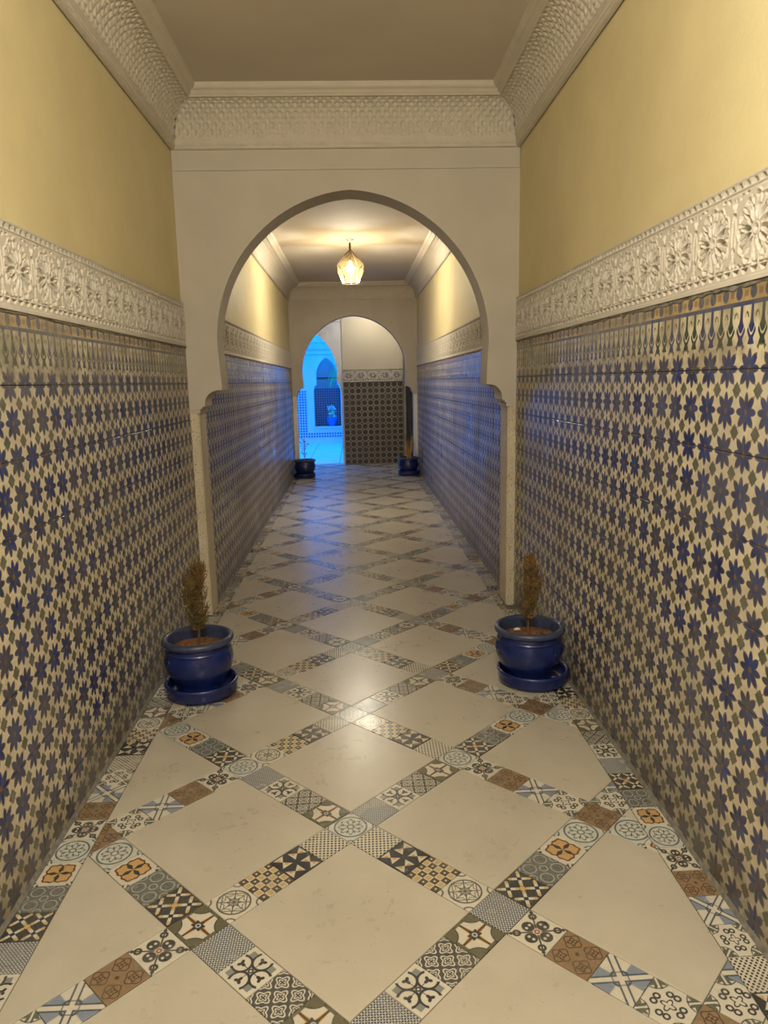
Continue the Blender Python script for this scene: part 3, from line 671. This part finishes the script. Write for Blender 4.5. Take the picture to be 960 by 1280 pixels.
mb = MB(); mb.box((-1.5, PY+2.28, 1.62), (.5, PY+2.3, 1.64)); build('ledge', mb, WOOD, wq)
mb = MB(); mb.box((-2.7, PY+.25, -.2), (-2.5, PY+2.5, 3.4)); mb.box((1.5, PY+.25, -.2), (1.7, PY+2.5, 3.4)); mb.box((-2.7, PY+.25, 3.2), (1.7, PY+2.5, 3.4)); struct('wall_patio_room_sides', mb, WHITEP, 'side walls and lid of the shaded room behind the patio', 'wall')
mb = MB(); mb.box((-4.2, YE+.2, -.2), (-4, PY+.3, 4.6)); mb.box((3, YE+.2, -.2), (3.2, PY+.3, 4.6)); mb.box((-4.2, YE+.02, 3.2), (3.2, YE+.24, 4.6)); mb.box((1.2, YE+.24, -.2), (3.2, YE+.4, 4.6)); mb.box((EXR+.1, YE+.24, -.2), (1.4, YE+.7, 4.6)); mb.box((EXL-.03, YE+.2, -.2), (1.3, YE+.35, 4.6)); mb.box((-4.2, YE+.02, -.2), (-2.6, YE+.24, 4.6)); mb.box((-4.2, PY, 4.2), (3.2, PY+.25, 4.6))
struct('wall_patio_sides', mb, WHITEP, 'white walls enclosing the patio on its other sides', 'wall')
mb = MB(); mb.box((-4, YE+.24, 4.55), (3, PY, 4.58)); struct('window_1', mb, SKYM, 'blue tinted skylight roofing the patio', 'skylight')
mb = MB(); mb.box((-1.5, PY+.9, 3.16), (.5, PY+1.8, 3.19)); struct('fill_panel', mb, SKYM, 'small blue fill panel added in the room behind the patio', 'skylight')  # added glowing panel, reuses the skylight material to brighten the dark room

# ------------------------------------------------------------------ lantern
lan = empty('pendant_lantern', (.005, LAMP_Y, ZK2)); tag(lan, 'lit faceted amber glass lantern hanging between the two arches', 'pendant lamp')
zt, zA, zB, zC = 2.945-ZK2, 2.775-ZK2, 2.700-ZK2, 2.575-ZK2; rA, rB, rC = .150, .150, .092
rotf = -PI/2
A_ = [Vector((rA*math.cos(rotf+k*2*PI/5), rA*math.sin(rotf+k*2*PI/5), zA)) for k in range(5)]
B_ = [Vector((rB*math.cos(rotf+(k+.5)*2*PI/5), rB*math.sin(rotf+(k+.5)*2*PI/5), zB)) for k in range(5)]
C_ = [Vector((rC*math.cos(rotf+(k+.5)*2*PI/5), rC*math.sin(rotf+(k+.5)*2*PI/5), zC)) for k in range(5)]
TP = Vector((0, 0, zt))
for k in range(5):
    b = MB(); b.add([TP, A_[k], B_[k], A_[(k+1) % 5]], [(0, 1, 2), (0, 2, 3)]); build('glass_pane', b, AMBER, lan)['label'] = 'amber upper pane'
    b = MB(); b.add([B_[k-1], A_[k], B_[k], C_[k], C_[k-1]], [(0, 4, 3, 2, 1)]); build('glass_pane', b, GLASS, lan)
b = MB()
for k in range(5):
    for p, q in ((TP, A_[k]), (A_[k], B_[k]), (B_[k], A_[(k+1) % 5]), (B_[k], C_[k]), (C_[k], C_[(k+1) % 5])): b.tube([p, q], .0026, 6)
build('metal_frame', b, BRASS, lan)
b = MB(); b.tube([(0, 0, zt-.012), (0, 0, zt+.06)], .012, 10); build('socket_cap', b, BRASS, lan)
b = MB(); b.tube([(0, 0, zt+.05), (.003, 0, zt+.07), (-.003, 0, zt+.085), (0, 0, -.006)], .005, 8); build('hanging_rod', b, CHROME, lan)
b = MB(); b.lathe([(0, -.018), (.03, -.016), (.045, -.006), (.046, 0)], 20); build('ceiling_rose', b, CHROME, lan, True)
b = MB(); b.lathe([(.006, .09), (.014, .075), (.024, .045), (.034, .01), (.036, -.015), (.026, -.04), (.012, -.051), (0, -.053)], 20); build('bulb', b, BULB, lan, True, (0, 0, zA-.045))
b = MB(); b.tube([(0, 0, zt-.01), (0, 0, zA+.035)], .008, 8); build('stem', b, BRASS, lan)

# ------------------------------------------------------------------ potted plants
def pot_mesh(kind):
    b = MB()
    prof = [(0, .006), (.098, .002), (.110, .010), (.116, .022), (.120, .030), (.118, .036), (.127, .052), (.142, .078), (.155, .105), (.164, .135), (.167, .160), (.165, .185), (.158, .203), (.157, .210), (.160, .213), (.157, .217), (.153, .226), (.155, .236), (.150, .240)]
    def wob(t, z): return .0012*math.sin(3*t)+(.0016*math.cos(9*t)*math.exp(-((z-.175)/.03)**2))
    b.lathe(prof, 64, wob=wob); return b.data('pot_body', POT, True)
def rim_mesh():
    b = MB(); b.lathe([(.150, .238), (.165, .243), (.172, .252), (.174, .262), (.170, .272), (.160, .277), (.150, .275), (.145, .268), (.143, .250), (.140, .215), (.138, .20)], 64); return b.data('pot_rim', RIM, True)
def curl_mesh():
    b = MB(); pts = [(math.sin(t*1.25)*.022*(1-t/7), 0, math.cos(t*1.25)*.022*(1-t/7)) for t in np.linspace(0, 5.2, 18)]; b.tube(pts, [.0034*(1-.5*i/17) for i in range(18)], 6); return b.data('raised_scroll', POT, True)
def soil_mesh(seed):
    r_ = random.Random(seed); b = MB(); n, mr = 26, 10; vs = [(0, 0, .226)]
    for i in range(1, mr+1):
        for k in range(n): a = 2*PI*k/n; q = .1395*i/mr; vs.append((q*math.cos(a), q*math.sin(a), .214+.014*(1-(i/mr)**2)+r_.uniform(-.005, .006)*(i < mr)))
    fs = [(0, 1+k, 1+(k+1) % n) for k in range(n)]+[(1+(i-1)*n+k, 1+i*n+k, 1+i*n+(k+1) % n, 1+(i-1)*n+(k+1) % n) for i in range(1, mr) for k in range(n)]
    b.add(vs, fs)
    for _ in range(60):
        a = r_.uniform(0, 2*PI); q = .13*math.sqrt(r_.random()); s = r_.uniform(.003, .009); c = Vector((q*math.cos(a), q*math.sin(a), .216+.012*(1-(q/.14)**2)+s*.3))
        o = [c+Vector((r_.gauss(0, 1), r_.gauss(0, 1), r_.gauss(0, 1))).normalized()*s for _ in range(6)]
        b.add([c+Vector((s, 0, 0)), c+Vector((-s, 0, 0)), c+Vector((0, s*.8, 0)), c+Vector((0, -s*.8, 0)), c+Vector((0, 0, s*.8)), c+Vector((0, 0, -s*.6))], [(0, 2, 4), (2, 1, 4), (1, 3, 4), (3, 0, 4), (2, 0, 5), (1, 2, 5), (3, 1, 5), (0, 3, 5)])
    return b.data('soil', SOIL)
def saucer(loc, label, tilt=(0, 0)):
    b = MB(); b.lathe([(0, .004), (.140, .003), (.158, .004), (.170, .012), (.173, .026), (.172, .050), (.177, .058), (.178, .068), (.173, .074), (.164, .073), (.159, .055), (.150, .022), (.130, .014), (0, .014)], 64)
    o = build('plant_saucer', b, POT, None, True, loc); tag(o, label, 'saucer', 'blue glazed saucers under the corridor pots'); o.scale.x = 1; return o
PB, PR, PC = pot_mesh(0), rim_mesh(), curl_mesh()
def conifer(seed, h, wmax, lean, mfrac):
    """dried conifer: stem and sprays of scale twigs; returns stem MB, brown sprays, green sprays"""
    r_ = random.Random(seed); st = MB(); fo = MB(); gr = MB()
    def axis(t): return Vector((lean*t*t+.008*math.sin(t*9), .006*math.cos(t*7), .222+h*t))
    st.tube([axis(t) for t in np.linspace(0, .93, 12)], [.0065*(1-.8*t) for t in np.linspace(0, 1, 12)], 7)
    for i in range(300):
        t = r_.uniform(.12, 1)**.85; a = r_.uniform(0, 2*PI); env = wmax*(math.sin(PI*min(1, .12+.88*t)**1.15)**.75)*r_.uniform(.4, 1.1)*(1 if t < .92 else .6)
        p = axis(t*.93); d = Vector((math.cos(a), math.sin(a), 0)); L = env+.012; rise = L*r_.uniform(.9, 2.2)
        mid = p+d*L*.65+Vector((0, 0, rise*.4)); end = p+d*L+Vector((0, 0, rise)); tgt = fo if r_.random() < mfrac*(.35+t) else gr
        tgt.tube([p, mid, end], [.0016, .0013, .0004], 3, False)
        for q in range(7):
            s = r_.uniform(.3, 1); c = p.lerp(mid, s*2) if s < .5 else mid.lerp(end, s*2-1); e = Vector((r_.gauss(0, 1), r_.gauss(0, 1), abs(r_.gauss(0, 1))+.8)).normalized()*r_.uniform(.010, .024); w_ = e.orthogonal().normalized()*.0016
            tgt.add([c-w_, c+w_, c+e*.6+w_*1.3, c+e, c+e*.6-w_*1.3], [(0, 1, 2, 3, 4)])
    return st, fo, gr
def potted(loc, rz, label, plant, seed, tilt=(0, 0)):
    root = empty('potted_plant', loc); tag(root, label, 'potted plant', 'blue glazed pots along the corridor'); root.rotation_euler = (tilt[0], tilt[1], rz)
    p = obj('pot', PB, root); obj('rim', PR, p)
    for k in range(6):
        a = k*PI/3+.4; c = obj('raised_scroll', PC, p, (.1655*math.cos(a), .1655*math.sin(a), .172)); c.rotation_euler = (0, 0, a+PI/2)
    obj('soil', soil_mesh(seed), root)
    if plant[0] == 'conifer':
        st, fo, gr = conifer(seed, *plant[1:]); build('stem', st, TWIG, root)
        o = build('foliage', fo, DRY, root); o['label'] = 'brown dried sprays'; o = build('foliage', gr, DRYG, root); o['label'] = 'dull green inner sprays'
    elif plant[0] == 'flower':
        r_ = random.Random(seed); b = MB(); b.tube([(0, 0, .21), (.004, 0, .3), (-.003, 0, .42), (.0, 0, .56)], [.005, .005, .004, .002], 6); stem = b
        lf = MB(); pf_ = MB()
        for i in range(34):
            z = r_.uniform(.36, .64); a = r_.uniform(0, 2*PI); q = r_.uniform(.01, .085)*(1.1-abs(z-.47)*3.); c = Vector((q*math.cos(a), q*math.sin(a), z)); tg = pf_ if r_.random() < .45 else lf; s = r_.uniform(.013, .026)
            stem.tube([(0, 0, max(.3, z-.07)), c], .0014, 4, False)
            for k in range(3):
                e = Vector((r_.gauss(0, 1), r_.gauss(0, 1), r_.gauss(0, .7))).normalized()*s; w_ = e.orthogonal().normalized()*s*.45; tg.add([c, c+e*.5+w_, c+e, c+e*.5-w_], [(0, 1, 2, 3)])
        build('stem', stem, TWIG, root); build('leaves', lf, DARKL, root); o = build('blossom', pf_, WHITEF, root); o['label'] = 'small whitish blossoms'
    else:
        r_ = random.Random(seed)
        for i in range(9):
            a = r_.uniform(0, 2*PI); b = MB(); L = r_.uniform(.20, .43); q = Vector((math.cos(a), math.sin(a), 0))*r_.uniform(.03, .13); s0 = Vector((r_.uniform(-.03, .03), r_.uniform(-.03, .03), .218)); e = s0+q*.9+Vector((0, 0, L))
            b.tube([s0, s0+q*.35+Vector((0, 0, L*.5)), e], [.006, .010, .004], 7)
            for j in range(10):
                t = r_.uniform(.25, 1); c = s0.lerp(e, t); d = Vector((r_.gauss(0, 1), r_.gauss(0, 1), 1.2)).normalized()*.035; w_ = d.orthogonal().normalized()*.006; b.add([c, c+d*.5+w_, c+d, c+d*.5-w_], [(0, 1, 2, 3)])
            build('stalk', b, STRAW, root)
    return root
saucer((-.792, 3.415, .0005), 'blue saucer under the pot by the left wall before the first arch')
s_ = potted((-.800, 3.43, .016), .3, 'blue pot with bushy dry conifer by the left wall before the first arch', ('conifer', .42, .060, .02, .75), 3)
saucer((.862, 3.415, .0005), 'blue saucer under the pot by the right wall before the first arch')
s2 = potted((.843, 3.42, .016), 1.7, 'blue pot with thin dry conifer by the right wall before the first arch', ('conifer', .42, .040, -.018, 1.0), 8)
b = MB(); b.add([(-.018, -.006, 0), (.012, -.010, .003), (.020, .002, .001), (.004, .011, .005), (-.014, .008, .002)], [(0, 1, 2, 3, 4)]); b.add([(-.018, -.006, -.003), (.012, -.010, -.001), (.020, .002, -.003), (.004, .011, 0), (-.014, .008, -.002)], [(4, 3, 2, 1, 0)])
o = build('white_shell', b, WHITEF, None, False, (.795, 3.475, .2490)); tag(o, 'small white fragment lying on the soil of the right pot', 'shell')
saucer((-.822, 11.62, .0005), 'blue saucer on the floor at the left foot of the second arch')
potted((-.812, 11.63, .016), .9, 'blue pot with dark leaves and white blossoms at the left of the second arch', ('flower',), 5)
saucer((.856, 11.62, .0005), 'blue saucer on the floor at the right foot of the second arch')
potted((.852, 11.625, .016), 2.2, 'blue pot with straw coloured stalks at the right of the second arch', ('stalks',), 6)

# sill plant and palm in the patio
root = empty('potted_flower', (-.56, PY+.08, .43)); tag(root, 'bright blue pot of white blossom on the sill of the patio opening', 'potted plant')
b = MB(); b.lathe([(0, .0), (.085, 0), (.10, .02), (.125, .10), (.14, .17), (.148, .19), (.148, .205), (.135, .205), (.128, .18), (0, .17)], 28)
LB = plain('light_blue_glaze', (.04, .16, .62), .3); build('pot', b, LB, root, True)
r_ = random.Random(4); b = MB(); b2 = MB()
for i in range(46):
    z = r_.uniform(.22, .50); a = r_.uniform(0, 2*PI); q = .10*math.sqrt(r_.random())*(1.15-abs(z-.34)*2.2); c = Vector((q*math.cos(a), q*math.sin(a), z)); b2.tube([(0, 0, .17), c], .0022, 4, False)
    for k in range(4): e = Vector((r_.gauss(0, 1), r_.gauss(0, 1), r_.gauss(0, 1))).normalized()*.035; w_ = e.orthogonal().normalized()*.016; b.add([c, c+e*.5+w_, c+e, c+e*.5-w_], [(0, 1, 2, 3)])
build('blossom', b, WHITEF, root); build('stem', b2, PALM, root)
root = empty('palm', (.05, 17.5, 0)); tag(root, 'green palm with drooping fronds in the patio', 'palm')
b = MB(); b.tube([(.05, 0, 0), (.02, 0, .7), (.0, 0, 1.4), (-.02, 0, 2.0)], [.07, .055, .045, .035], 10); build('trunk', b, TWIG, root)
for i in range(11):
    a = PI+(i-3)*.55 if i > 6 else PI+(i-3)*.22; b = MB(); L = .62+.1*math.sin(i*3.1); pts = []
    for t in np.linspace(0, 1, 9): pts.append(Vector((-.02+math.cos(a)*L*t, math.sin(a)*L*t, 2.0+.22*math.sin(t*2.2)-(.62+.08*(i % 3))*t*t)))
    b.tube(pts, .005, 4, False)
    for j in range(34):
        t = .15+.85*j/33; k = min(7, int(t*8)); p = pts[k].lerp(pts[k+1], t*8-k); dr = (pts[k+1]-pts[k]).normalized(); sd = dr.cross(Vector((0, 0, 1))).normalized()*(1 if j % 2 else -1)
        e = (sd*.7+dr*.6+Vector((0, 0, -.8))).normalized()*(.26*(1-.5*t)); w_ = dr*.008; b.add([p-w_, p+w_, p+e], [(0, 1, 2)])
    build('frond', b, PALM, root)
